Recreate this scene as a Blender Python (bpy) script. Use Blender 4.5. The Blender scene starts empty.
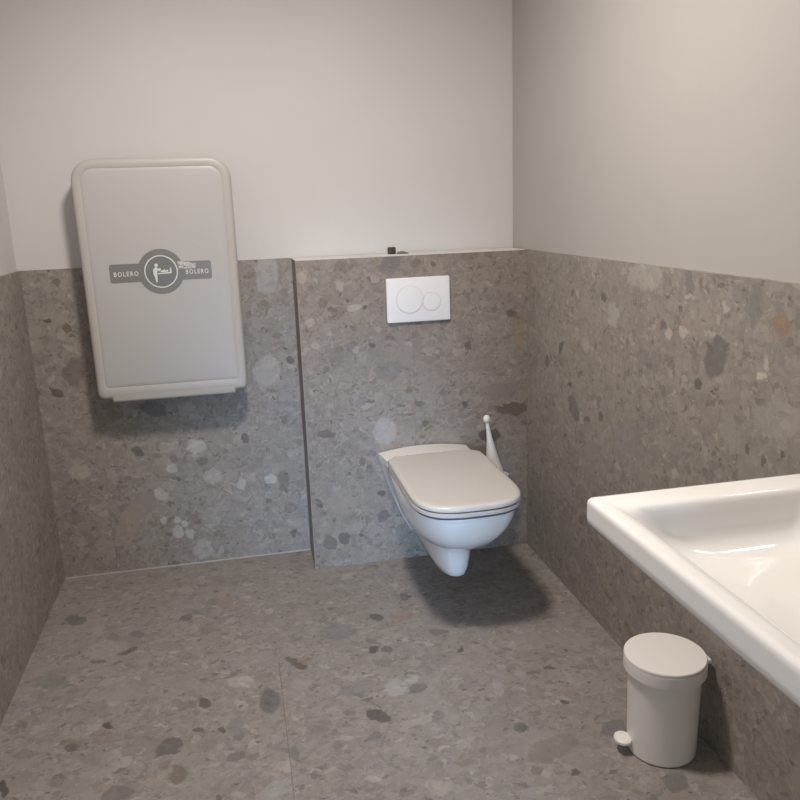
import bpy, bmesh, math, random
from mathutils import Vector, Matrix

random.seed(4)
C = bpy.context.scene.collection
sc = bpy.context.scene
sc.view_settings.view_transform = 'Standard'
sc.view_settings.look = 'None'
sc.view_settings.exposure = 0.0

# ---------------------------------------------------------------- room dimensions (metres)
# right tiled wall is x = 0, front of the boxed-in cistern wall is y = 0, floor is z = 0
XL = -1.845      # left tiled wall
XS = -0.8776     # left edge of the boxed-in wall
YD = 0.192       # tiled back wall of the recess
H = 1.2          # tile height
ZC = 2.5         # ceiling
YF = -3.35       # wall behind the camera
TT = 0.015       # tile thickness standing proud of the plaster

# large stones in the tiles: u, v, half axes, angle, tint relative to the tile
STONES = {
 'floor': [
  (-1.745,-0.168,0.047,0.03,2.35,0.49,0.53,0.55), (-1.595,-0.327,0.031,0.02,2.13,0.66,0.71,0.74), (-1.516,-0.329,0.028,0.019,2.27,0.64,0.65,0.69),
  (-1.537,-0.433,0.037,0.013,-2.66,0.39,0.37,0.33), (-1.621,-0.477,0.026,0.008,2.83,0.46,0.46,0.41), (-1.358,-0.254,0.027,0.022,2.15,0.49,0.53,0.55),
  (-1.297,-0.234,0.034,0.025,2.18,0.8,0.88,0.98), (-1.232,-0.184,0.04,0.027,1.85,1.15,0.93,0.74), (-1.18,-0.706,0.042,0.03,2.57,1.36,1.45,1.49),
  (-1.283,-0.789,0.028,0.018,2.01,0.39,0.39,0.39), (-1.372,-0.963,0.04,0.033,-2.22,0.42,0.46,0.49), (-1.34,-1.08,0.039,0.021,1.57,0.7,0.58,0.45),
  (-1.195,-1.048,0.026,0.02,-2.69,0.6,0.61,0.65), (-1.197,-0.929,0.045,0.024,1.66,0.73,0.83,0.94), (-1.543,-0.827,0.017,0.011,2.3,0.3,0.27,0.27),
  (-1.555,-0.875,0.039,0.024,2.02,0.86,0.77,0.74), (-1.628,-0.901,0.02,0.013,2.23,0.54,0.5,0.49), (-1.77,-1.025,0.033,0.011,1.89,0.26,0.23,0.23),
  (-1.641,-1.033,0.022,0.017,1.66,0.7,0.7,0.71), (-1.606,-0.408,0.068,0.052,3.02,1.17,1.21,1.2), (-1.534,-0.661,0.057,0.049,1.52,1.08,1.09,1.06),
  (-1.746,-0.556,0.063,0.038,2.51,0.73,0.82,0.82), (-1.299,-0.911,0.014,0.01,1.97,0.39,0.36,0.37), (-1.232,-0.924,0.018,0.008,1.64,0.34,0.33,0.35),
  (-1.486,-1.116,0.04,0.031,-2.88,0.64,0.65,0.68), (-0.714,-0.434,0.029,0.02,2.06,0.34,0.36,0.37), (-0.859,-0.497,0.062,0.05,2.58,0.76,0.82,0.89),
  (-0.763,-0.098,0.029,0.024,-2.52,1.3,1.35,1.31), (-0.639,-0.462,0.053,0.027,-2.42,1.08,0.9,0.74), (-0.761,-0.639,0.024,0.016,1.3,0.34,0.33,0.33),
  (-0.717,-0.645,0.02,0.018,2.54,0.52,0.53,0.56), (-1.011,-0.645,0.05,0.015,2.19,0.46,0.41,0.32), (-0.982,-0.633,0.02,0.016,2.43,0.98,0.74,0.49),
  (-1.098,-0.831,0.064,0.031,1.59,0.44,0.49,0.54), (-0.804,-0.976,0.042,0.023,2.2,0.31,0.31,0.33), (-0.858,-0.84,0.044,0.03,-3.04,0.74,0.82,0.91),
  (-0.669,-0.877,0.03,0.022,-2.54,0.57,0.61,0.68), (-0.731,-0.855,0.046,0.035,1.26,1.34,1.5,1.64), (-0.676,-0.828,0.026,0.018,1.38,1.38,1.5,1.59),
  (-0.533,-0.587,0.033,0.019,2.86,0.6,0.63,0.69), (-0.493,-0.712,0.017,0.011,-2.28,0.32,0.31,0.33), (-0.834,-1.065,0.019,0.018,2.21,0.66,0.74,0.86),
  (-0.927,-1.069,0.025,0.019,-2.57,0.8,0.74,0.71), (-1.049,-1.074,0.032,0.013,1.53,0.64,0.71,0.8), (-1.103,-1.2,0.046,0.03,-2.46,1.17,1.27,1.33),
  (-0.587,-0.32,0.03,0.018,1.39,0.49,0.5,0.59), (-0.441,-0.933,0.035,0.017,1.22,1.15,1.22,1.31), (-0.344,-0.984,0.034,0.023,1.11,0.89,0.9,0.87),
  (-0.443,-1.122,0.022,0.018,0.93,0.52,0.56,0.59), (-0.203,-1.19,0.04,0.03,0.8,0.58,0.63,0.69), (-0.375,-1.325,0.015,0.012,0.84,0.3,0.3,0.29),
  (-0.258,-0.88,0.018,0.011,2.95,0.39,0.39,0.37), (-0.496,-1.362,0.027,0.02,3.05,1.15,1.22,1.33), (-0.153,-1.415,0.038,0.026,0.72,0.61,0.63,0.65),
  (-0.285,-1.049,0.012,0.011,0.62,0.36,0.37,0.37), (-0.274,-0.807,0.074,0.034,2.9,0.9,0.9,0.86), (-0.393,-1.224,0.078,0.04,-2.77,0.83,0.8,0.77),
 ],
 'right': [
  (-0.651,1.088,0.02,0.016,0.76,0.46,0.47,0.48), (-0.33,0.878,0.031,0.019,2.35,0.44,0.44,0.46), (-0.204,0.803,0.025,0.021,2.49,0.54,0.54,0.53),
  (-0.411,0.762,0.017,0.01,2.83,0.44,0.44,0.46), (-0.447,0.688,0.057,0.034,0.69,0.51,0.56,0.6), (-0.547,0.675,0.024,0.01,2.85,0.44,0.44,0.46),
  (-0.649,0.708,0.021,0.017,2.02,0.49,0.49,0.51), (-1.244,1.006,0.061,0.04,2.06,0.55,0.59,0.62), (-1.171,0.929,0.019,0.012,0.66,0.39,0.41,0.42),
  (-1.464,1.111,0.032,0.022,0.43,1.14,0.84,0.51), (-1.378,1.142,0.052,0.024,1.62,0.71,0.77,0.82), (-1.47,0.91,0.081,0.043,2.84,1.26,1.29,1.25),
  (-1.384,0.816,0.012,0.01,0.31,0.46,0.47,0.48), (-1.437,0.807,0.011,0.007,1.61,0.44,0.44,0.46), (-1.5,0.844,0.013,0.008,0.68,0.46,0.47,0.48),
  (-0.714,1.04,0.04,0.038,2.27,1.37,1.43,1.46), (-0.89,1.167,0.099,0.038,3.06,1.35,1.41,1.43), (-1.097,1.045,0.023,0.02,2.83,1.74,1.72,1.63),
  (-1.031,1.032,0.02,0.016,2.89,1.69,1.67,1.57), (-0.893,0.898,0.017,0.014,2.72,0.62,0.64,0.64), (-0.975,1.043,0.021,0.016,1.55,1.35,1.04,0.9),
  (-0.813,0.68,0.084,0.053,2.72,0.91,0.96,1.07), (-1.317,0.832,0.049,0.038,1.74,1.14,1.15,1.18), (-1.246,1.175,0.016,0.009,3.06,0.54,0.55,0.57),
  (-1.118,1.165,0.02,0.018,1.45,0.69,0.74,0.78), (-1.413,0.997,0.017,0.007,2.93,1.98,2.05,1.93), (-1.422,1.026,0.017,0.01,1.49,1.59,1.64,1.57),
  (-1.244,0.713,0.027,0.019,2.57,0.68,0.69,0.69),
 ],
 'box': [
  (-0.531,1.169,0.044,0.037,1.14,0.65,0.75,0.88), (-0.372,1.161,0.012,0.009,3.05,0.46,0.43,0.44), (-0.056,0.956,0.033,0.013,2.75,0.5,0.43,0.35),
  (-0.238,0.846,0.02,0.016,1.67,0.5,0.45,0.41), (-0.636,1.015,0.011,0.011,2.66,0.46,0.45,0.48), (-0.672,1.022,0.03,0.015,3.08,1.61,1.69,1.67),
  (-0.615,0.873,0.015,0.011,3.04,0.43,0.44,0.48), (-0.838,0.975,0.017,0.016,1.72,1.61,1.59,1.48), (-0.863,1.137,0.022,0.021,-2.59,1.57,1.54,1.46),
  (-0.718,1.102,0.022,0.018,1.52,1.57,1.59,1.5), (-0.824,0.888,0.015,0.015,1.88,1.57,1.54,1.46), (-0.674,0.863,0.015,0.015,2.27,1.57,1.59,1.55),
  (-0.579,0.537,0.056,0.047,1.66,1.39,1.52,1.67), (-0.124,0.659,0.083,0.032,3.05,0.83,0.88,0.93), (-0.062,0.581,0.071,0.025,3.13,0.48,0.45,0.39),
  (-0.552,0.782,0.054,0.031,3.05,0.8,0.88,0.96), (-0.257,0.616,0.013,0.012,2.38,0.41,0.41,0.41), (-0.156,0.484,0.046,0.023,3.02,0.37,0.32,0.28),
  (-0.672,0.425,0.02,0.016,1.61,0.8,0.57,0.48), (-0.418,0.556,0.016,0.012,2.97,0.46,0.45,0.48), (-0.756,0.117,0.026,0.023,1.93,0.44,0.45,0.46),
  (-0.815,0.103,0.03,0.024,1.64,0.7,0.66,0.64), (-0.599,0.191,0.026,0.024,2.03,0.58,0.63,0.68), (-0.599,0.285,0.02,0.012,2.99,0.39,0.41,0.44),
  (-0.845,0.262,0.012,0.011,1.88,0.46,0.43,0.41), (-0.688,0.126,0.012,0.008,2.95,0.41,0.41,0.41), (-0.757,0.26,0.063,0.049,2.93,1.11,1.07,1.04),
  (-0.803,0.548,0.034,0.016,3.04,0.63,0.55,0.51), (-0.037,0.891,0.078,0.025,1.58,1.07,0.91,0.7),
 ],
 'recess': [
  (-1.439,0.655,0.052,0.032,2.76,0.46,0.57,0.75), (-1.516,0.491,0.026,0.022,2.33,0.41,0.42,0.44), (-1.385,0.448,0.019,0.014,3.04,0.65,0.65,0.69),
  (-1.28,0.429,0.023,0.019,3.02,0.63,0.62,0.69), (-1.293,0.492,0.038,0.033,3.03,1.61,1.75,1.87), (-1.107,0.505,0.021,0.016,1.51,0.41,0.41,0.44),
  (-1.396,0.412,0.023,0.021,3.02,1.61,1.73,1.79), (-1.448,0.309,0.031,0.024,2.54,1.57,1.7,1.76), (-1.244,0.362,0.035,0.033,2.85,1.35,1.41,1.46),
  (-1.738,0.429,0.04,0.032,3.07,1.43,1.39,1.29), (-1.134,0.317,0.025,0.02,1.53,1.52,1.6,1.66), (-1.018,0.326,0.026,0.024,1.74,1.66,1.75,1.79),
  (-0.967,0.311,0.047,0.024,1.75,0.71,0.65,0.64), (-1.398,0.142,0.026,0.023,1.58,1.61,1.78,1.9), (-1.354,0.131,0.021,0.019,1.6,1.57,1.7,1.82),
  (-1.31,0.058,0.043,0.035,1.55,1.29,1.44,1.58), (-1.577,0.203,0.107,0.046,1.08,1.19,1.1,0.96), (-1.266,0.193,0.047,0.043,2.89,1.15,1.22,1.29),
  (-0.942,0.077,0.018,0.012,1.56,0.46,0.44,0.46), (-0.907,0.806,0.02,0.016,1.51,0.43,0.42,0.44), (-0.973,1.141,0.075,0.045,1.48,1.27,1.41,1.6),
  (-1.001,0.77,0.063,0.054,1.22,1.39,1.44,1.48), (-0.926,0.852,0.008,0.008,1.56,0.41,0.41,0.42), (-1.775,1.019,0.015,0.009,3.12,0.3,0.25,0.23),
  (-1.714,0.986,0.022,0.02,1.12,0.59,0.47,0.42), (-1.711,0.817,0.053,0.038,1.39,0.65,0.62,0.63), (-1.778,0.746,0.021,0.019,2.24,0.41,0.38,0.35),
  (-1.726,1.151,0.017,0.014,-3.02,0.59,0.53,0.51), (-1.395,0.194,0.017,0.015,1.57,1.71,1.86,1.96), (-1.366,0.173,0.017,0.012,1.5,1.71,1.86,1.96),
  (-1.448,0.2,0.017,0.015,1.55,1.66,1.81,1.9),
 ],
}

def srgb(r, g, b):
    f = lambda c: c / 12.92 if c < 0.04045 else ((c + 0.055) / 1.055) ** 2.4
    return (f(r / 255), f(g / 255), f(b / 255), 1.0)

# ---------------------------------------------------------------- materials
class NT:
    def __init__(self, tree):
        self.t = tree; self.n = tree.nodes; self.l = tree.links
    def node(self, kind, ins=None, **props):
        nd = self.n.new(kind)
        for k, v in props.items(): setattr(nd, k, v)
        for k, v in (ins or {}).items():
            if isinstance(v, bpy.types.NodeSocket): self.l.new(v, nd.inputs[k])
            else: nd.inputs[k].default_value = v
        return nd
    def math(self, op, a, b=None, c=None, clamp=False):
        nd = self.n.new('ShaderNodeMath'); nd.operation = op; nd.use_clamp = clamp
        for i, v in enumerate((a, b, c)):
            if v is None: continue
            if isinstance(v, bpy.types.NodeSocket): self.l.new(v, nd.inputs[i])
            else: nd.inputs[i].default_value = v
        return nd.outputs[0]
    def vmath(self, op, a, b=None):
        nd = self.n.new('ShaderNodeVectorMath'); nd.operation = op
        for i, v in enumerate((a, b)):
            if v is None: continue
            if isinstance(v, bpy.types.NodeSocket): self.l.new(v, nd.inputs[i])
            else: nd.inputs[i].default_value = v
        return nd.outputs['Value'] if op in ('LENGTH', 'DOT_PRODUCT') else nd.outputs[0]
    def smooth(self, x, lo, hi, a=0.0, b=1.0):
        nd = self.n.new('ShaderNodeMapRange'); nd.interpolation_type = 'SMOOTHSTEP'
        self.l.new(x, nd.inputs['Value'])
        nd.inputs['From Min'].default_value = lo; nd.inputs['From Max'].default_value = hi
        nd.inputs['To Min'].default_value = a; nd.inputs['To Max'].default_value = b
        return nd.outputs['Result']
    def mix(self, f, a, b, blend='MIX'):
        nd = self.n.new('ShaderNodeMix'); nd.data_type = 'RGBA'; nd.blend_type = blend; nd.clamp_factor = True
        for i, v in ((0, f), (6, a), (7, b)):
            if isinstance(v, bpy.types.NodeSocket): self.l.new(v, nd.inputs[i])
            else: nd.inputs[i].default_value = v
        return nd.outputs[2]
    def ramp(self, x, stops, const=False):
        nd = self.n.new('ShaderNodeValToRGB'); r = nd.color_ramp
        if const: r.interpolation = 'CONSTANT'
        while len(r.elements) < len(stops): r.elements.new(0.5)
        for e, (p, c) in zip(r.elements, stops): e.position = p; e.color = (*c, 1)
        self.l.new(x, nd.inputs[0]); return nd.outputs[0]

def simple(name, col, rough=0.4, metal=0.0, spec=0.5, coat=0.0, bump=0.0, bscale=400.0, var=0.0, trans=0.0, alpha=1.0):
    m = bpy.data.materials.new(name); m.use_nodes = True
    t = NT(m.node_tree); b = t.n['Principled BSDF']
    b.inputs['Base Color'].default_value = col
    b.inputs['Roughness'].default_value = rough
    b.inputs['Metallic'].default_value = metal
    b.inputs['Specular IOR Level'].default_value = spec
    b.inputs['Coat Weight'].default_value = coat
    b.inputs['Alpha'].default_value = alpha
    b.inputs['Transmission Weight'].default_value = trans
    tc = t.node('ShaderNodeTexCoord')
    nz = t.node('ShaderNodeTexNoise', {'Vector': tc.outputs['Object'], 'Scale': 3.0, 'Detail': 3.0})
    if var:
        f = t.smooth(nz.outputs['Fac'], 0.3, 0.7, 1 - var, 1 + var)
        t.l.new(t.vmath('MULTIPLY', tuple(col[:3]), f), b.inputs['Base Color'])
    if bump:
        n2 = t.node('ShaderNodeTexNoise', {'Vector': tc.outputs['Object'], 'Scale': bscale, 'Detail': 2.0})
        bp = t.node('ShaderNodeBump', {'Height': n2.outputs['Fac'], 'Strength': bump, 'Distance': 0.001})
        t.l.new(bp.outputs[0], b.inputs['Normal'])
    return m

def conglomerate_group():
    g = bpy.data.node_groups.new('conglomerate', 'ShaderNodeTree')
    g.interface.new_socket('UV', in_out='INPUT', socket_type='NodeSocketVector')
    g.interface.new_socket('Warp', in_out='OUTPUT', socket_type='NodeSocketVector')
    g.interface.new_socket('Tint', in_out='OUTPUT', socket_type='NodeSocketColor')
    t = NT(g)
    gi = t.n.new('NodeGroupInput'); go = t.n.new('NodeGroupOutput')
    uv = gi.outputs[0]
    def noise(vec, scale, detail=2.0, rough=0.5):
        return t.node('ShaderNodeTexNoise', {'Vector': vec, 'Scale': scale, 'Detail': detail, 'Roughness': rough}, noise_dimensions='2D')
    n1 = noise(uv, 22.0, 3.0, 0.6)
    w1 = t.vmath('MULTIPLY', t.vmath('SUBTRACT', n1.outputs['Color'], (.5, .5, .5)), (.05, .05, 0))
    n2 = noise(uv, 120.0, 2.0, 0.6)
    w2 = t.vmath('MULTIPLY', t.vmath('SUBTRACT', n2.outputs['Color'], (.5, .5, .5)), (.009, .009, 0))
    wp = t.vmath('ADD', uv, t.vmath('ADD', w1, w2))
    gentle = t.vmath('ADD', uv, t.vmath('ADD', t.vmath('MULTIPLY', w1, (.6, .6, 0)), w2))
    # matrix tone
    big = noise(uv, 3.5, 4.0, 0.6)
    tone = t.ramp(big.outputs['Fac'], [(.25, (.90, .885, .87)), (.5, (1, 1, 1)), (.75, (1.10, 1.08, 1.06))])
    mid = noise(wp, 40.0, 4.0, 0.7)
    tone = t.mix(1.0, tone, t.ramp(mid.outputs['Fac'], [(.25, (.80, .79, .78)), (.5, (1, 1, 1)), (.75, (1.2, 1.19, 1.17))]), 'MULTIPLY')
    pal = [(.0, (.66, .63, .60)), (.14, (.82, .83, .86)), (.3, (.93, .88, .82)), (.45, (1.02, 1.0, .98)),
           (.6, (1.12, 1.12, 1.14)), (.74, (1.18, 1.12, 1.04)), (.87, (1.34, 1.31, 1.27)), (.96, (1.52, 1.5, 1.46))]
    def layer(base, scale, off, dens, r0, strength, aspect=1.0, ang=0.0, palette=pal, soft=.06):
        mp = t.node('ShaderNodeMapping', {'Vector': wp, 'Location': off, 'Rotation': (0, 0, ang), 'Scale': (1.0, aspect, 1.0)})
        vo = t.node('ShaderNodeTexVoronoi', {'Vector': mp.outputs[0], 'Scale': scale, 'Randomness': 1.0}, voronoi_dimensions='2D')
        sep = t.node('ShaderNodeSeparateColor', {'Color': vo.outputs['Color']})
        keep = t.math('LESS_THAN', sep.outputs[0], dens)
        rad = t.math('MULTIPLY_ADD', sep.outputs[2], r0 * .7, r0 * .55)
        d = t.math('SUBTRACT', vo.outputs['Distance'], rad)
        f = t.smooth(d, -soft, soft, 1.0, 0.0)
        col = t.ramp(sep.outputs[1], palette, const=True)
        return t.mix(t.math('MULTIPLY', t.math('MULTIPLY', f, keep), strength), base, col)
    a = layer(tone, 120, (.1, .2, 0), .85, .6, .5, 1.2, .3, soft=.12)
    a = layer(a, 70, (.3, .7, 0), .66, .52, .6, 1.3, .8, soft=.1)
    a = layer(a, 44, (1.3, .4, 0), .52, .50, .62, 1.25, 2.2, soft=.08)
    a = layer(a, 27, (3.1, 2.4, 0), .34, .48, .55, 1.35, 1.7, soft=.06)
    a = layer(a, 16, (2.3, 1.4, 0), .26, .5, .45, 1.3, 1.1, soft=.05)
    a = layer(a, 8, (.7, 3.4, 0), .22, .48, .45, 1.25, .5,
              [(0, (.86, .85, .85)), (.35, (1.03, 1.0, .97)), (.7, (1.14, 1.13, 1.13))], soft=.03)
    a = layer(a, 55, (4.3, .9, 0), .035, .38, .75, 1.5, .1, [(0, (.45, .42, .40)), (.5, (.53, .51, .5)), (.8, (.62, .54, .47))], soft=.1)
    a = layer(a, 24, (7.3, 2.9, 0), .03, .36, .7, 1.6, .7, [(0, (.54, .51, .49)), (.6, (.65, .63, .63))])
    t.l.new(gentle, go.inputs[0]); t.l.new(a, go.inputs[1])
    return g
CONG = conglomerate_group()

def tile_material(name, base, u0, v0, key=None, su=0.6, sv=0.6, seed=0.0, rough=.5, contrast=1.15, joint=.72, half=False):
    m = bpy.data.materials.new(name); m.use_nodes = True
    t = NT(m.node_tree); b = t.n['Principled BSDF']
    uv = t.node('ShaderNodeUVMap', uv_map='metres').outputs[0]
    sp = t.node('ShaderNodeSeparateXYZ', {'Vector': uv})
    tu = t.math('DIVIDE', t.math('SUBTRACT', sp.outputs[0], u0), su)
    tv = t.math('DIVIDE', t.math('SUBTRACT', sp.outputs[1], v0), sv)
    iu = t.math('FLOOR', tu); iv = t.math('FLOOR', tv)
    off = t.node('ShaderNodeCombineXYZ', {'X': t.math('MULTIPLY_ADD', iu, 3.71, seed), 'Y': t.math('MULTIPLY_ADD', iv, 2.37, seed * 1.7)})
    gr = t.node('ShaderNodeGroup'); gr.node_tree = CONG
    t.l.new(t.vmath('ADD', uv, off.outputs[0]), gr.inputs[0])
    tint = gr.outputs['Tint']
    warp = t.vmath('SUBTRACT', gr.outputs['Warp'], off.outputs[0])
    if contrast != 1.0: tint = t.mix(contrast, (1, 1, 1, 1), tint)
    for (x, y, a, c, ang, r, g_, b_) in STONES.get(key, []):
        mp = t.node('ShaderNodeMapping', {'Vector': warp, 'Location': (x, y, 0), 'Rotation': (0, 0, ang), 'Scale': (a, c, 1)}, vector_type='TEXTURE')
        f = t.smooth(t.vmath('LENGTH', mp.outputs[0]), .84, 1.10, .8, 0.0)
        gm = (r + g_ + b_) / 3
        r, g_, b_ = (gm + (q - gm) * .6 for q in (r, g_, b_))
        r, g_, b_ = (q if q < 1 else 1 + (q - 1) * .9 for q in (r, g_, b_))
        own = t.mix(.4, (r, g_, b_, 1), tint, 'MULTIPLY')
        tint = t.mix(f, tint, own)
    # fine joints between the tiles
    def line(tt, size):
        fr = t.math('FRACT', tt)
        e = t.math('MINIMUM', fr, t.math('SUBTRACT', 1.0, fr))
        return t.smooth(t.math('MULTIPLY', e, size), .0006, .0018, joint, 1.0)
    lu, lv = line(tu, su), line(tv, sv)
    if half:            # the long joint only runs on this side of the cross joint, which is filled in the tile colour
        lu = t.math('MAXIMUM', lu, t.math('GREATER_THAN', sp.outputs[1], v0)); lv = t.math('MAXIMUM', lv, .93)
    jt = t.math('MULTIPLY', lu, lv)
    tint = t.vmath('MULTIPLY', tint, jt)
    t.l.new(t.vmath('MULTIPLY', tint, tuple(base)), b.inputs['Base Color'])
    b.inputs['Roughness'].default_value = rough
    b.inputs['Specular IOR Level'].default_value = .35
    bp = t.node('ShaderNodeBump', {'Height': jt, 'Strength': .25, 'Distance': .001})
    t.l.new(bp.outputs[0], b.inputs['Normal'])
    return m

def plaster(name, col):
    m = bpy.data.materials.new(name); m.use_nodes = True
    t = NT(m.node_tree); b = t.n['Principled BSDF']
    tc = t.node('ShaderNodeTexCoord')
    n = t.node('ShaderNodeTexNoise', {'Vector': tc.outputs['Object'], 'Scale': 2.0, 'Detail': 3.0})
    f = t.smooth(n.outputs['Fac'], .25, .75, .98, 1.02)
    t.l.new(t.vmath('MULTIPLY', tuple(col[:3]), f), b.inputs['Base Color'])
    b.inputs['Roughness'].default_value = .85; b.inputs['Specular IOR Level'].default_value = .2
    n2 = t.node('ShaderNodeTexNoise', {'Vector': tc.outputs['Object'], 'Scale': 260.0, 'Detail': 3.0})
    bp = t.node('ShaderNodeBump', {'Height': n2.outputs['Fac'], 'Strength': .12, 'Distance': .002})
    t.l.new(bp.outputs[0], b.inputs['Normal'])
    return m

M = {}
TILE = (.262, .238, .216)
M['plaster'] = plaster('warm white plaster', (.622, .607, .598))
M['plaster_dimmed'] = plaster('warm beige plaster darkened for lamplight', (.435, .412, .396))  # warmer beige, also darkened in colour to offset strong lamplight on this wall
M['ceiling'] = plaster('white ceiling paint', (.70, .68, .66))
M['floor'] = tile_material('floor stone tile', [TILE[0] * .98, TILE[1] * 1.0, TILE[2] * 1.04], -1.061, -.62, 'floor', 1.2, 2.4, 1.3, rough=.5, half=True, joint=.66, contrast=1.0)
M['right'] = tile_material('right wall stone tile', [c * 1.06 for c in TILE], -.745, 0.0, 'right', .6, 1.2, 5.1, joint=.9)
M['left'] = tile_material('left wall stone tile', [c * 1.12 for c in TILE], -.3, 0.0, None, .6, .6, 9.7, joint=.9)
M['recess'] = tile_material('recess stone tile', [c * 1.12 for c in TILE], -1.645, 0.0, 'recess', .6, .6, 2.9, joint=.88)
M['box'] = tile_material('boxing stone tile', (TILE[0], TILE[1] * .95, TILE[2] * .91), -.457, 0.0, 'box', .6, .6, 7.7, joint=.88)
M['ceramic'] = simple('white glazed ceramic', (.86, .84, .815, 1), .06, coat=.5)
M['duroplast'] = simple('white toilet seat plastic', (.60, .575, .545, 1), .16)
M['basin'] = simple('bright white glazed ceramic', (.93, .905, .875, 1), .06, coat=.5)
M['plastic'] = simple('white matt plastic', (.77, .74, .705, 1), .38)
M['plate'] = simple('white flush plate plastic', (.82, .81, .80, 1), .3)
M['changer'] = simple('beige grey moulded plastic', (.47, .452, .425, 1), .42, bump=.05, bscale=700)
M['changer_face'] = simple('beige grey moulded plastic face', (.48, .472, .468, 1), .42, bump=.05, bscale=700)
M['sticker'] = simple('grey sticker film', (.205, .203, .200, 1), .3)
M['sticker_dark'] = simple('darker grey sticker film', (.185, .188, .19, 1), .28)
M['ink'] = simple('white sticker print', (.74, .73, .71, 1), .35)
M['film'] = simple('pale sticker glare', (.85, .85, .85, 1), .08, alpha=.55)  # whitish sheet colour for the painted lamp glare on the sticker
M['chrome'] = simple('chrome', (.8, .8, .8, 1), .12, metal=1)
M['profile'] = simple('pale metal edge profile', (.30, .285, .27, 1), .4, metal=.2)
M['joint'] = simple('pale sealing joint', (.46, .43, .40, 1), .6)
M['dark'] = simple('dark grey rubber', (.045, .042, .042, 1), .6)
M['shadow_gap'] = simple('dark gap shade', (.12, .11, .10, 1), .6)  # dark colour standing in for shade between seat, lid and bowl
M['door'] = simple('grey white door frame lacquer', (.6, .59, .57, 1), .4)

# ---------------------------------------------------------------- mesh helpers
def obj(name, bm, mat, parent=None, smooth=35, sub=0):
    bmesh.ops.recalc_face_normals(bm, faces=bm.faces)
    me = bpy.data.meshes.new(name); bm.to_mesh(me); bm.free()
    for m in (mat if isinstance(mat, (list, tuple)) else [mat]): me.materials.append(m)
    if smooth:
        for p in me.polygons: p.use_smooth = True
        me.set_sharp_from_angle(angle=math.radians(smooth))
    o = bpy.data.objects.new(name, me); C.objects.link(o)
    if parent:
        o.parent = parent
        o.location = -Vector(parent.location)       # geometry is written in room coordinates
    if sub:
        s = o.modifiers.new('smooth', 'SUBSURF'); s.levels = s.render_levels = sub
    return o

def thing(name, label, cat, loc, group=None):
    o = bpy.data.objects.new(name, None); C.objects.link(o)
    o.location = loc; o.empty_display_size = .05
    o['label'] = label; o['category'] = cat
    if group: o['group'] = group
    return o

def tag(o, label, cat):
    o['label'] = label; o['category'] = cat; return o

def box(bm, lo, hi, bevel=0.0, seg=3, mat=0):
    vs = [bm.verts.new((x, y, z)) for z in (lo[2], hi[2]) for y in (lo[1], hi[1]) for x in (lo[0], hi[0])]
    fs = [bm.faces.new([vs[i] for i in q]) for q in ((0, 2, 3, 1), (4, 5, 7, 6), (0, 1, 5, 4), (2, 6, 7, 3), (0, 4, 6, 2), (1, 3, 7, 5))]
    for f in fs: f.material_index = mat
    if bevel:
        es = list({e for f in fs for e in f.edges})
        bmesh.ops.bevel(bm, geom=es, offset=bevel, segments=seg, profile=.5, affect='EDGES')
    return bm

def box_uv(bm):
    ul = bm.loops.layers.uv.new('metres')
    bm.normal_update()
    for f in bm.faces:
        n = f.normal
        for l in f.loops:
            c = l.vert.co
            if abs(n.x) > .7: l[ul].uv = (c.y, c.z)
            elif abs(n.y) > .7: l[ul].uv = (c.x, c.z)
            else: l[ul].uv = (c.x, c.y)

def slab(name, lo, hi, mats, parent=None, pick=None):
    bm = bmesh.new(); box(bm, lo, hi)
    bmesh.ops.recalc_face_normals(bm, faces=bm.faces)
    bm.normal_update()
    if pick:
        for f in bm.faces: f.material_index = pick(f.normal)
    box_uv(bm)
    o = obj(name, bm, mats, parent, smooth=0)
    return o

def loft(bm, rings, cap0=True, cap1=True, closed=True, mat=0):
    vr = [[bm.verts.new(p) for p in r] for r in rings]
    n = len(rings[0])
    for a, b in zip(vr, vr[1:]):
        for i in range(n if closed else n - 1):
            j = (i + 1) % n
            f = bm.faces.new((a[i], a[j], b[j], b[i])); f.material_index = mat
    for on, r in ((cap0, vr[0]), (cap1, vr[-1])):
        if on:
            f = bm.faces.new(r); f.material_index = mat
    return vr

def lathe(bm, c, prof, n=48, axis=None, mat=0, cap0=True, cap1=True):
    """prof: (radius, height) pairs along an axis starting in c"""
    ax = Vector(axis or (0, 0, 1)).normalized()
    s = ax.orthogonal().normalized(); t = ax.cross(s)
    c = Vector(c)
    rings = [[c + ax * h + (s * math.cos(k * 2 * math.pi / n) + t * math.sin(k * 2 * math.pi / n)) * r for k in range(n)] for r, h in prof]
    loft(bm, rings, cap0, cap1, mat=mat)
    return bm

def rrect(x0, x1, y0, y1, radii, n=8):
    """rounded rectangle, radii for (x1,y1), (x0,y1), (x0,y0), (x1,y0), counter-clockwise"""
    pts = []
    cs = ((x1, y1, -1, -1, 0), (x0, y1, 1, -1, 90), (x0, y0, 1, 1, 180), (x1, y0, -1, 1, 270))
    for (cx, cy, sx, sy, a0), r in zip(cs, radii):
        for k in range(n + 1):
            a = math.radians(a0 + 90 * k / n)
            pts.append((cx + sx * r + r * math.cos(a), cy + sy * r + r * math.sin(a)))
    return pts

def sstep(x):
    x = max(0., min(1., x)); return x * x * (3 - 2 * x)

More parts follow.
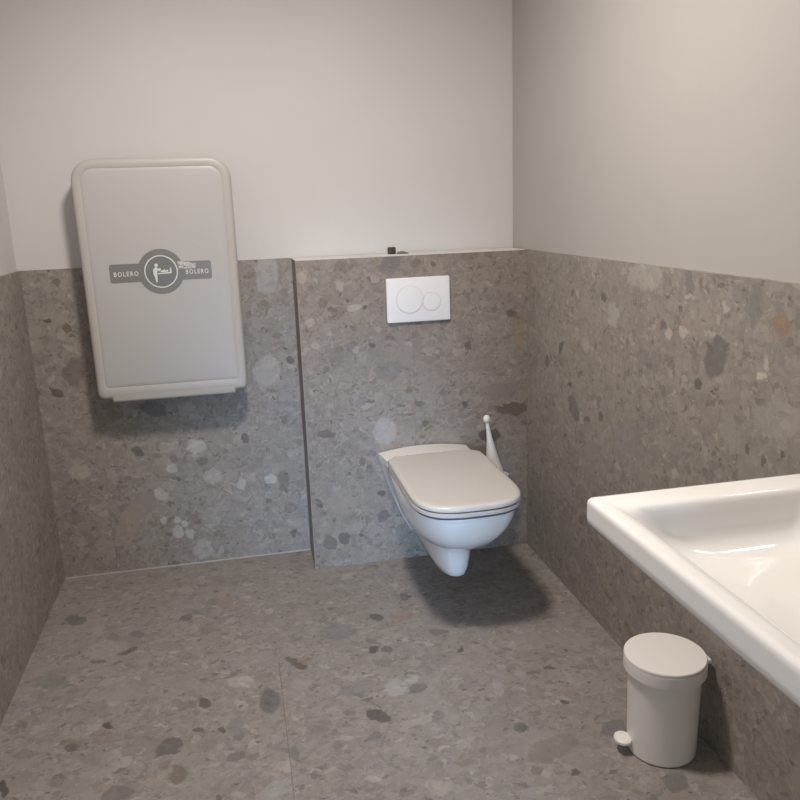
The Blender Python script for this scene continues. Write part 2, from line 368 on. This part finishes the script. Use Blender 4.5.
# ================================================================ THE SETTING
def struct(o): o['kind'] = 'structure'; return o
struct(slab('floor', (XL - .012, YF, -.08), (TT, YD + .012, 0), M['floor']))
struct(slab('ceiling', (XL - .2, YF - .1, ZC), (.2, YD + .2, ZC + .1), M['ceiling']))
wr = struct(slab('wall_right', (TT, YF, -.08), (TT + .12, YD + .132, ZC), M['plaster_dimmed']))
slab('tile_cladding', (0, YF, 0), (TT, YD + .012, H), M['right'], wr)
wl = struct(slab('wall_left', (XL - .132, YF, -.08), (XL - .012, YD + .132, ZC), M['plaster']))
slab('tile_cladding', (XL - .012, YF, 0), (XL, YD + .012, H), M['left'], wl)
wb = struct(slab('wall_back', (XL - .012, YD + .012, -.08), (TT, YD + .132, ZC), M['plaster']))
slab('tile_cladding', (XL, YD, 0), (0, YD + .012, H), M['recess'], wb)
# boxed-in cistern wall with its painted ledge
wx = struct(slab('wall_boxing', (XS, 0, 0), (0, YD, H), [M['box'], M['plaster']], None, lambda n: 1 if n.z > .5 else 0))
bm = bmesh.new(); box(bm, (XS - .0006, -.0006, .0), (XS + .0018, .006, H + .0006))
obj('edge_profile', bm, M['profile'], wx, smooth=0)
# pale sealing joint where the recess wall meets the floor
bm = bmesh.new(); box(bm, (XL + .002, YD - .004, 0), (XS - .002, YD, .004))
struct(obj('trim_1', bm, M['joint'], smooth=0))
# wall behind the camera with its open doorway
DX0, DX1, DZ = -1.56, -.70, 2.1
bm = bmesh.new()
box(bm, (XL - .132, YF - .12, -.08), (DX0, YF, ZC)); box(bm, (DX1, YF - .12, -.08), (TT + .12, YF, ZC)); box(bm, (DX0, YF - .12, DZ), (DX1, YF, ZC))
struct(obj('wall_front', bm, M['plaster'], smooth=0))
bm = bmesh.new()
box(bm, (DX0, YF - .13, 0), (DX0 + .04, YF + .012, DZ), .003); box(bm, (DX1 - .04, YF - .13, 0), (DX1, YF + .012, DZ), .003); box(bm, (DX0 + .04, YF - .13, DZ - .04), (DX1 - .04, YF + .012, DZ), .003)
struct(obj('door_1', bm, M['door']))
struct(slab('floor', (XL - 1.2, YF - 3.2, -.08), (TT + 1.2, YF, 0), M['floor'])).name = 'floor_corridor'

# ================================================================ WALL-HUNG TOILET
TX = -.4215
t = thing('wall_hung_toilet', 'white wall-hung toilet with closed lid mounted on the boxed-in tiled wall', 'toilet', (TX, 0, 0))
FLANGE = ((.088, .046), (.12, .069), (.2, .107), (.31, .151), (.38, .171), (.43, .183), (.47, .186))
def flange_w(z):
    for (z0, w0), (z1, w1) in zip(FLANGE, FLANGE[1:]):
        if z <= z1: return w0 + (w1 - w0) * max(0., (z - z0) / (z1 - z0))
    return FLANGE[-1][1]
def d_ring(z, yf, hr, hm, n=3.0, yb=0.0, m=40, crown=0.0, blend=.35):
    fw = flange_w(z)
    """D-shaped plan outline: straight back at yb, rounded front at yf; hr = half width at the wall, hm = half width of the bowl"""
    ys = []
    L = yb - yf
    right = []
    for k in range(m + 1):
        s = .5 * (k / m) ** 1.5 + .5 * (1 - (1 - k / m) ** 1.9)      # more points at both ends
        y = yb - L * s
        w = hr + (hm - hr) * sstep(s / blend)
        w += max(0., fw - hr) * (1 - min(1., (yb - y) / .13)) ** 1.7
        if s > .5:
            q = min(1., (s - .5) / .5)
            w *= max(0., 1 - q ** n) ** (1 / n)
        right.append((w, y))
    out = [(TX + w, y, z) for w, y in right] + [(TX - w, y, z) for w, y in reversed(right[:-1])]
    # straight back edge, with a few points so that it can be crowned
    hb = max(hr, fw)
    bk = [(TX - hb + 2 * hb * k / 8, yb, z) for k in range(1, 8)]
    return out + bk
bm = bmesh.new()
prof = [  # z, front y, half width at wall, half width of bowl, front squareness
    (.116, -.430, .034, .040, 2.3, .3), (.1175, -.444, .042, .052, 2.3, .3), (.124, -.455, .048, .060, 2.4, .3), (.148, -.464, .054, .066, 2.5, .3), (.19, -.472, .062, .073, 2.5, .3), (.228, -.480, .070, .079, 2.5, .3),
    (.244, -.500, .078, .090, 2.3, .4), (.256, -.540, .086, .110, 2.3, .5), (.272, -.570, .095, .128, 2.3, .5), (.297, -.615, .108, .148, 2.4, .5),
    (.330, -.650, .124, .165, 2.6, .5), (.365, -.674, .140, .177, 2.8, .5), (.40, -.686, .155, .180, 3.2, .45), (.428, -.689, .166, .181, 3.4, .4), (.4335, -.686, .169, .178, 3.4, .4)]
rings = [d_ring(z, yf, hr, hm, n, blend=bl) for z, yf, hr, hm, n, bl in prof]
loft(bm, rings)
obj('bowl', bm, M['ceramic'], t, smooth=40)
# ceramic platform behind the lid
bm = bmesh.new()
rp = []
for y, dz in ((-.004, 0), (-.05, .001), (-.09, .002), (-.118, .002)):
    ring = []
    for k in range(17):
        u = -1 + k / 8
        ring.append((TX - .011 + .004 * min(1, -y / .11) + (.176 - .008 * min(1, -y / .11)) * u, y, .453 + dz + .017 * (1 - u * u)))
    rp.append(ring)
vr = [[bm.verts.new(p) for p in r] for r in rp]
lo = [[bm.verts.new((p[0], p[1], .432)) for p in r] for r in rp]
for g, flip in ((vr, 0), (lo, 1)):
    for a, b in zip(g, g[1:]):
        for i in range(16): bm.faces.new((a[i], a[i + 1], b[i + 1], b[i]))
for i in range(16):
    bm.faces.new((vr[0][i], vr[0][i + 1], lo[0][i + 1], lo[0][i])); bm.faces.new((vr[-1][i], vr[-1][i + 1], lo[-1][i + 1], lo[-1][i]))
for a, b, c, d in zip(vr, vr[1:], lo, lo[1:]):
    bm.faces.new((a[0], b[0], d[0], c[0])); bm.faces.new((a[-1], b[-1], d[-1], c[-1]))
bmesh.ops.bevel(bm, geom=[e for e in bm.edges if e.is_manifold and e.calc_face_angle(0) > .8], offset=.006, segments=3, affect='EDGES')
obj('rear_platform', bm, M['ceramic'], t, smooth=45)

def lid_ring(z, ins, yb=-.126, rb=.028, hw=.183, yf=-.697, n=3.1, m=34):
    pts = []
    L = yb - yf - 2 * ins
    for k in range(m + 1):
        s = 1 - (1 - k / m) ** 1.9
        y = yb - ins - L * s
        w = hw - ins
        taper = 1 - .02 * (1 - s)
        w *= taper
        if s < rb / L:
            q = 1 - s * L / rb
            w -= rb * (1 - math.sqrt(max(0, 1 - q * q)))
        if s > .62:
            q = min(1., (s - .62) / .38); w *= max(0., 1 - q ** n) ** (1 / n)
        pts.append((w, y))
    return [(TX + w, y, z) for w, y in pts] + [(TX - w, y, z) for w, y in reversed(pts[:-1])]
bm = bmesh.new()
loft(bm, [lid_ring(.4405, .006), lid_ring(.4395, .002), lid_ring(.441, .0), lid_ring(.4515, .0), lid_ring(.4533, .002), lid_ring(.4533, .006)])
obj('seat', bm, M['duroplast'], t, smooth=45)
bm = bmesh.new()
loft(bm, [lid_ring(.432, .005), lid_ring(.459, .005)])
obj('seat_gap_shade', bm, M['shadow_gap'], t, smooth=45)  # dark core that paints the shade lines above and below the seat
bm = bmesh.new()
loft(bm, [lid_ring(.4573, .006), lid_ring(.4573, .002), lid_ring(.459, .0), lid_ring(.466, .0), lid_ring(.4705, .0015), lid_ring(.4735, .005), lid_ring(.4755, .011), lid_ring(.4762, .018), lid_ring(.4765, .026)])
obj('lid', bm, M['duroplast'], t, smooth=45)
for s in (-1, 1):
    bm = bmesh.new(); lathe(bm, (TX + s * .100, -.125, .462), [(.009, 0), (.011, .002), (.011, .058), (.009, .06)], 20, axis=(-s, 0, 0))
    obj('hinge', bm, M['duroplast'], t)

# ================================================================ FLUSH PLATE
t = thing('flush_plate', 'white rectangular dual flush plate with two round buttons on the boxed-in wall', 'flush plate', (-.4315, 0, .955))
px0, px1, pz0, pz1 = -.5525, -.3105, .955, 1.1195
bm = bmesh.new()
r = lambda ins, y: [(x, y, z) for x, z in rrect(px0 + ins, px1 - ins, pz0 + ins, pz1 - ins, [.006 - ins * .5] * 4, 5)]
loft(bm, [r(.003, 0), r(.0, -.003), r(0, -.0095), r(.0015, -.0118), r(.004, -.0125)])
obj('plate', bm, M['plate'], t)
for (cx, cz, rr) in ((-.4660, 1.0380, .0505), (-.3815, 1.0265, .0335)):
    bm = bmesh.new()
    lathe(bm, (cx, -.0118, cz), [(rr, 0), (rr, .0018), (rr - .0015, .0027), (rr - .006, .0031), (.003, .0026)], 56, axis=(0, -1, 0))
    b = obj('button', bm, M['plate'], t)
    bm = bmesh.new()
    lathe(bm, (cx, -.0122, cz), [(rr + .0002, 0), (rr + .0017, .0), (rr + .0017, .0009), (rr + .0002, .0009), (rr + .0002, 0)], 56, axis=(0, -1, 0), cap0=False, cap1=False)
    obj('button_rim', bm, simple('flush button groove', (.60, .59, .58, 1), .5), b).location = (0, 0, 0)

# ================================================================ BITS ON THE LEDGE
bm = bmesh.new(); box(bm, (-.512, .118, H), (-.486, .142, H + .026), .003)
bmesh.ops.rotate(bm, verts=bm.verts, cent=(-.499, .13, H), matrix=Matrix.Rotation(.25, 3, 'Z'))
o = obj('rubber_block', bm, M['dark']); tag(o, 'small dark grey block on the ledge above the flush plate', 'block')
bm = bmesh.new()
loft(bm, [[(x, .115 + dy, H + dz) for dy, dz in ((-h, 0), (h, 0), (h * .7, th), (-h * .7, th))] for x, h, th in ((-.482, .004, .004), (-.474, .009, .009), (-.458, .010, .010), (-.443, .006, .006), (-.436, .002, .002))])
o = obj('rubber_wedge', bm, simple('faded dark rubber', (.12, .115, .11, 1), .6)); tag(o, 'thin dark wedge sliver lying flat on the ledge beside the block', 'wedge')

# ================================================================ TOILET BRUSH AND HOLDER
t = thing('brush_holder', 'wall-mounted white brush holder with metal rim mostly hidden behind the toilet bowl', 'brush holder', (-.157, 0, .22))
bm = bmesh.new()
lathe(bm, (-.151, -.07, .205), [(.03, 0), (.038, .004), (.041, .02), (.046, .132), (.046, .136), (.043, .136), (.039, .02), (.004, .012)], 40)
obj('cup', bm, M['ceramic'], t)
bm = bmesh.new()
lathe(bm, (-.151, -.07, .322), [(.0468, 0), (.0505, .001), (.0515, .006), (.0505, .011), (.0468, .012)], 40, cap0=False, cap1=False)
box(bm, (-.159, -.024, .318), (-.143, 0, .338), .003)
obj('ring_bracket', bm, M['chrome'], t)
t = thing('toilet_brush', 'white toilet brush with ball-topped flaring handle standing in the holder behind the toilet', 'toilet brush', (-.16, -.07, .25))
A = Vector((-.160, -.07, .346)); B = Vector((-.191, -.07, .574)); ax = B - A; L = ax.length
bm = bmesh.new()
pr = [(.037, 0), (.0365, .004), (.033, .02), (.0275, .05), (.0215, .08), (.016, .115), (.0115, .145), (.0085, .175), (.0068, .205), (.006, .222)]
lathe(bm, A, pr, 28, axis=ax)
obj('handle', bm, M['plastic'], t)
bm = bmesh.new()
R_ = .0135
lathe(bm, A + ax.normalized() * .225, [(.0045, -.014 + .002)] + [(R_ * math.sin(math.radians(a)), -R_ * 1.25 * math.cos(math.radians(a))) for a in range(30, 176, 12)] + [(.001, R_ * 1.25)], 28, axis=ax)
obj('knob', bm, simple('white knob plastic', (.82, .79, .75, 1), .3), t)
bm = bmesh.new()
lathe(bm, (-.151, -.07, .235), [(.006, 0), (.026, .006), (.030, .03), (.026, .05), (.010, .06), (.008, .1)], 24)
obj('bristle_head', bm, M['plastic'], t)

# ================================================================ PEDAL BIN
bx_, by_ = -.121, -1.288
t = thing('pedal_bin', 'small round white pedal bin on the floor under the washbasin', 'pedal bin', (bx_, by_, 0))
bm = bmesh.new()
lathe(bm, (bx_, by_, 0), [(.078, 0), (.083, .0015), (.0855, .006), (.087, .10), (.0895, .225), (.0905, .236), (.088, .236)], 72)
obj('body', bm, M['plastic'], t, smooth=28)
bm = bmesh.new()
lathe(bm, (bx_, by_, 0), [(.088, .229), (.0970, .229), (.0995, .2292), (.1004, .230), (.1006, .2325), (.1008, .2565), (.1008, .259), (.1000, .2605), (.096, .2605)], 72)
obj('rim_ring', bm, M['plastic'], t, smooth=28)
bm = bmesh.new()
lathe(bm, (bx_ - .001, by_, 0), [(.090, .2615), (.0995, .2615), (.1000, .2625), (.0998, .2675), (.0985, .2695), (.09, .2705), (.06, .2715), (.02, .2722), (.002, .2723)], 72)
obj('lid', bm, M['plastic'], t, smooth=28)
bm = bmesh.new()
hx = bx_ + .0995
box(bm, (hx - .006, by_ - .028, .234), (hx + .007, by_ + .008, .254), .003)
lathe(bm, (hx + .006, by_ - .033, .248), [(.004, 0), (.0055, .001), (.0055, .045), (.004, .046)], 16, axis=(0, 1, 0))
obj('hinge', bm, M['plastic'], t)
# pedal: flat rounded tongue on a stalk
bm = bmesh.new()
dirx = Vector((-1, .12, 0)).normalized(); side = Vector((.12, 1, 0)).normalized()
c0 = Vector((bx_, by_, 0))
def tongue(z, ins):
    pts = []
    for k in range(40):
        a = 2 * math.pi * k / 40
        pts.append(c0 + dirx * (.102 + (.022 - ins) * math.cos(a)) + side * ((.026 - ins) * math.sin(a)) + Vector((0, 0, z)))
    return pts
loft(bm, [tongue(.029, .003), tongue(.031, 0), tongue(.037, 0), tongue(.040, .003), tongue(.041, .008)])
stalk = lambda d: [c0 + dirx * d + side * s_ + Vector((0, 0, z_)) for s_, z_ in ((-.011, .024), (.011, .024), (.011, .033), (-.011, .033))]
loft(bm, [stalk(.075), stalk(.105)])
obj('pedal', bm, simple('white pedal plastic', (.80, .775, .74, 1), .35), t)

# ================================================================ WASHBASIN
t = thing('wall_mounted_washbasin', 'wide white ceramic washbasin mounted on the right tiled wall above the pedal bin', 'washbasin', (-.26, -1.99, .80))
WX0, WX1, WY0, WY1, WZ = -.5215, 0.0, -2.32, -1.663, .866
def bring(z, f, s, w, r, n=10):
    """basin outline inset by f at the front edge, s at both ends, w at the wall"""
    return [(x, y, z) for x, y in rrect(WX0 + f, WX1 - w, WY0 + s, WY1 - s, [max(.002, r if w > .02 else .002), r, r, max(.002, r if w > .02 else .002)], n)]
bm = bmesh.new()
rings = [bring(.690, .17, .2, .08, .08), bring(.705, .13, .15, .05, .08), bring(.745, .09, .09, .015, .06), bring(.790, .045, .04, .0, .04), bring(.806, .020, .018, .0, .024), bring(.8115, .009, .008, 0, .02),
         bring(.8155, .004, .003, 0, .014), bring(.822, .0012, .001, 0, .012), bring(.829, .0, .0, 0, .011), bring(.832, .0, .0, 0, .011), bring(.8525, .0, .0, 0, .011), bring(.856, .0, .0, 0, .011), bring(.8615, .0010, .001, 0, .011), bring(.8648, .0035, .0035, 0, .010), bring(.866, .007, .007, 0, .009), bring(.8663, .0105, .0105, 0, .009), bring(.8663, .0135, .0135, 0.004, .009),
         bring(.8662, .022, .03, .03, .012), bring(.8655, .030, .052, .07, .016), bring(.8635, .036, .062, .09, .024), bring(.860, .041, .067, .098, .032), bring(.854, .046, .070, .102, .038), bring(.838, .056, .076, .107, .045), bring(.815, .070, .084, .112, .055),
         bring(.800, .085, .093, .116, .062), bring(.790, .102, .104, .122, .068), bring(.783, .125, .120, .13, .07), bring(.778, .155, .145, .145, .07), bring(.775, .18, .18, .165, .065), bring(.772, .20, .24, .19, .05)]
loft(bm, rings)
obj('basin_body', bm, M['basin'], t, smooth=60)
bm = bmesh.new()
lathe(bm, (-.27, -1.9935, .7725), [(.030, 0), (.032, .001), (.031, .0025), (.024, .003), (.022, .001), (.004, .0012)], 40)
obj('drain', bm, M['chrome'], t)

# mirror above the washbasin
bm = bmesh.new(); box(bm, (-.006, -2.45, 1.08), (0, -1.54, 2.0), .001, 1)
o = obj('mirror', bm, simple('mirror glass', (.86, .88, .87, 1), .0, metal=1)); tag(o, 'large frameless wall mirror on the right wall above the washbasin', 'mirror')
# ================================================================ BABY CHANGING STATION
t = thing('baby_changing_station', 'closed beige-grey fold-down baby changing station with a grey emblem band on the recessed wall', 'changing station', (-1.35, YD, .73))
CX0, CX1, CZ0, CZ1, CY = -1.6175, -1.079, .728, 1.572, .075
def cr(ins, y, zlow=0.0, rt=.078, rbm=.026):
    return [(x, y, z) for x, z in rrect(CX0 + ins, CX1 - ins, CZ0 + ins + zlow, CZ1 - ins, [max(.004, rt - ins), max(.004, rt - ins), max(.004, rbm - ins * .4), max(.004, rbm - ins * .4)], 12)]
bm = bmesh.new()
loft(bm, [cr(.03, YD), cr(.028, YD - .03), cr(.026, YD - .05)])
obj('wall_housing', bm, M['changer'], t)
bm = bmesh.new()
loft(bm, [cr(.012, YD - .045), cr(.004, YD - .047), cr(.0, YD - .055), cr(0, CY + .02), cr(.0015, CY + .011), cr(.005, CY + .0045), cr(.010, CY + .0015), cr(.016, CY), cr(.030, CY + .0002, .012), cr(.0335, CY + .0016, .012)], cap1=False)
obj('frame', bm, M['changer'], t, smooth=50)
bm = bmesh.new()
loft(bm, [cr(.031, CY + .004, .012), cr(.0325, CY + .0018, .012), cr(.036, CY + .0004, .012), cr(.045, CY - .0006, .012), cr(.10, CY - .002, .012), cr(.2, CY - .003, .012)])
obj('front_panel', bm, M['changer_face'], t, smooth=50)
bm = bmesh.new()   # the lip that hangs a little below the frame
lp = lambda ins, y, zb: [(CX0 + .047 + ins, y, .746), (CX1 - .045 - ins, y, .746), (CX1 - .047 - ins, y, zb + ins + .003), (CX1 - .051 - ins, y, zb + ins), (CX0 + .055 + ins, y, zb + ins), (CX0 + .051 + ins, y, zb + ins + .003)]
loft(bm, [lp(.0, YD - .06, .717), lp(0, CY + .008, .717), lp(.001, CY + .004, .717), lp(.004, CY + .0012, .717), lp(.008, CY + .0002, .717)])
obj('bottom_lip', bm, M['changer'], t)

# emblem band
EY = CY - .0025
ecx, ecz = -1.349, 1.1815
def flat(name, outline, mat, parent, y0, y1):
    bm = bmesh.new(); loft(bm, [[(x, y, z) for x, z in outline] for y in (y0, y1)])
    return obj(name, bm, mat, parent, smooth=0)
band = flat('emblem_band', rrect(-1.524, -1.174, ecz - .033, ecz + .032, [.008] * 4, 4), M['sticker'], t, EY + .002, EY - .0006)
circ = [(ecx + .0795 * math.cos(k * math.pi / 36), ecz + .0795 * math.sin(k * math.pi / 36)) for k in range(72)]
disc = flat('emblem_disc', circ, M['sticker'], t, EY + .002, EY - .0012)
circ2 = [(ecx + .055 * math.cos(k * math.pi / 36), ecz + .055 * math.sin(k * math.pi / 36)) for k in range(72)]
inner = flat('emblem_centre', circ2, M['sticker_dark'], t, EY + .001, EY - .0016)
bm = bmesh.new()
lathe(bm, (ecx, EY - .0012, ecz), [(.0535, 0), (.0575, 0), (.0575, .0010), (.0535, .0010), (.0535, 0)], 72, axis=(0, -1, 0), cap0=False, cap1=False)
obj('emblem_ring', bm, M['ink'], t, smooth=0)
K = .00056
def E_(x, y): return (ecx + (x - 405) * K, ecz - (y - 227) * K)
def poly(bm, pts, y0, y1): loft(bm, [[(E_(*p)[0], y, E_(*p)[1]) for p in pts] for y in (y0, y1)])
bm = bmesh.new()
yA, yB = EY - .0014, EY - .0021
poly(bm, [(378 + 11 * math.cos(k * math.pi / 12), 186 + 11 * math.sin(k * math.pi / 12)) for k in range(24)], yA, yB)
poly(bm, [(362, 206), (370, 199), (380, 200), (388, 208), (396, 220), (394, 225), (382, 218), (380, 236), (379, 262), (378, 292), (369, 293), (364, 262), (357, 238), (356, 218)], yA, yB)
obj('pictogram_adult', bm, M['ink'], t, smooth=0)
bm = bmesh.new()
poly(bm, [(384, 236), (458, 232), (460, 206), (468, 205), (469, 240), (384, 243)], yA, yB)
obj('pictogram_table', bm, M['ink'], t, smooth=0)
bm = bmesh.new()
poly(bm, [(397 + 8 * math.cos(k * math.pi / 10), 213 + 7 * math.sin(k * math.pi / 10)) for k in range(20)], yA, yB)
poly(bm, [(402, 222), (412, 219), (418, 222), (424, 213), (429, 214), (428, 222), (438, 222), (446, 216), (450, 220), (444, 230), (402, 231)], yA, yB)
obj('pictogram_baby', bm, M['ink'], t, smooth=0)
def letters(text, cx, cz, width, height, mat, parent):
    cu = bpy.data.curves.new('lettering', 'FONT'); cu.body = text; cu.size = 1.0; cu.extrude = .02
    cu.offset = .012; cu.space_character = 1.3; cu.resolution_u = 2
    tmp = bpy.data.objects.new('tmp', cu); C.objects.link(tmp)
    bpy.context.view_layer.update()
    me = bpy.data.meshes.new_from_object(tmp)
    bpy.data.objects.remove(tmp)
    xs = [v.co.x for v in me.vertices]; ys = [v.co.y for v in me.vertices]
    x0, x1, y0, y1 = min(xs), max(xs), min(ys), max(ys)
    for v in me.vertices:
        x = (v.co.x - (x0 + x1) / 2) / (x1 - x0) * width; z = (v.co.y - (y0 + y1) / 2) / (y1 - y0) * height
        v.co = (cx + x, EY - .0006 - (v.co.z + .02) * .02, cz + z)
    me.materials.append(mat); me.name = 'lettering'
    o = bpy.data.objects.new('lettering', me); C.objects.link(o); o.parent = parent; o.location = -Vector(parent.location)
    return o
letters('BOLERO', -1.4685, 1.1785, .083, .0165, M['ink'], t)
letters('BOLERO', -1.2245, 1.1765, .079, .0165, M['ink'], t)
# crumpled pale sheet painting the lamp's glare on the right arm of the band
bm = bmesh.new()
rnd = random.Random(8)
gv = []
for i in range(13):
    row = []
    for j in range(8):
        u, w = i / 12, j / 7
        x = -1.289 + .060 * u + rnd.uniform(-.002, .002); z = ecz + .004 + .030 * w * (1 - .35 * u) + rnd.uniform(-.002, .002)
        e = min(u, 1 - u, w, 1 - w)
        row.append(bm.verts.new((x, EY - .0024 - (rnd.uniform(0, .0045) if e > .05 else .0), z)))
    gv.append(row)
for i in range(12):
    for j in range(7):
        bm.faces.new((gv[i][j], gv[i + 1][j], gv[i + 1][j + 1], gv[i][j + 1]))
obj('glare_patch', bm, M['film'], t, smooth=25)  # 'film' here is the painted lamp glare, not a real film

# ================================================================ CAMERA
cam = bpy.data.cameras.new('camera'); co = bpy.data.objects.new('camera', cam); C.objects.link(co)
cam.sensor_width = 36; cam.sensor_fit = 'HORIZONTAL'; cam.lens = 796.58 / 800 * 36; cam.clip_start = .02
F = Vector((.19323595, .95189389, -.23781903)); Rv = Vector((.97766118, -.20723581, -.035099)); U = Vector((.08269514, .22572405, .97067511))
mw = Matrix.Identity(4)
for i in range(3): mw[i][0] = Rv[i]; mw[i][1] = U[i]; mw[i][2] = -F[i]
mw.translation = Vector((-1.10375, -2.90607, 1.38202))
co.matrix_world = mw
sc.camera = co

# ================================================================ LIGHT
def area(name, loc, target, size, power, col, shape='DISK', sy=None, spread=180):
    l = bpy.data.lights.new(name, 'AREA'); l.shape = shape; l.size = size
    if sy: l.size_y = sy
    l.energy = power; l.color = col; l.spread = math.radians(spread)
    o = bpy.data.objects.new(name, l); C.objects.link(o); o.location = loc
    o.rotation_euler = (Vector(target) - Vector(loc)).to_track_quat('-Z', 'Y').to_euler()
    return o
area('ceiling_lamp', (-.96, -1.12, 2.47), (-.96, -1.12, 0), .26, 34.5, (1.0, .925, .85), spread=174)
area('corridor_daylight', (-1.05, -5.2, .9), (-.50, 0, .2), .5, 4.3, (.42, .66, 1.0), 'RECTANGLE', 1.0, spread=24)
w = bpy.data.worlds.new('world'); sc.world = w; w.use_nodes = True
w.node_tree.nodes['Background'].inputs[0].default_value = (.88, .94, 1.0, 1)
w.node_tree.nodes['Background'].inputs[1].default_value = 1.3
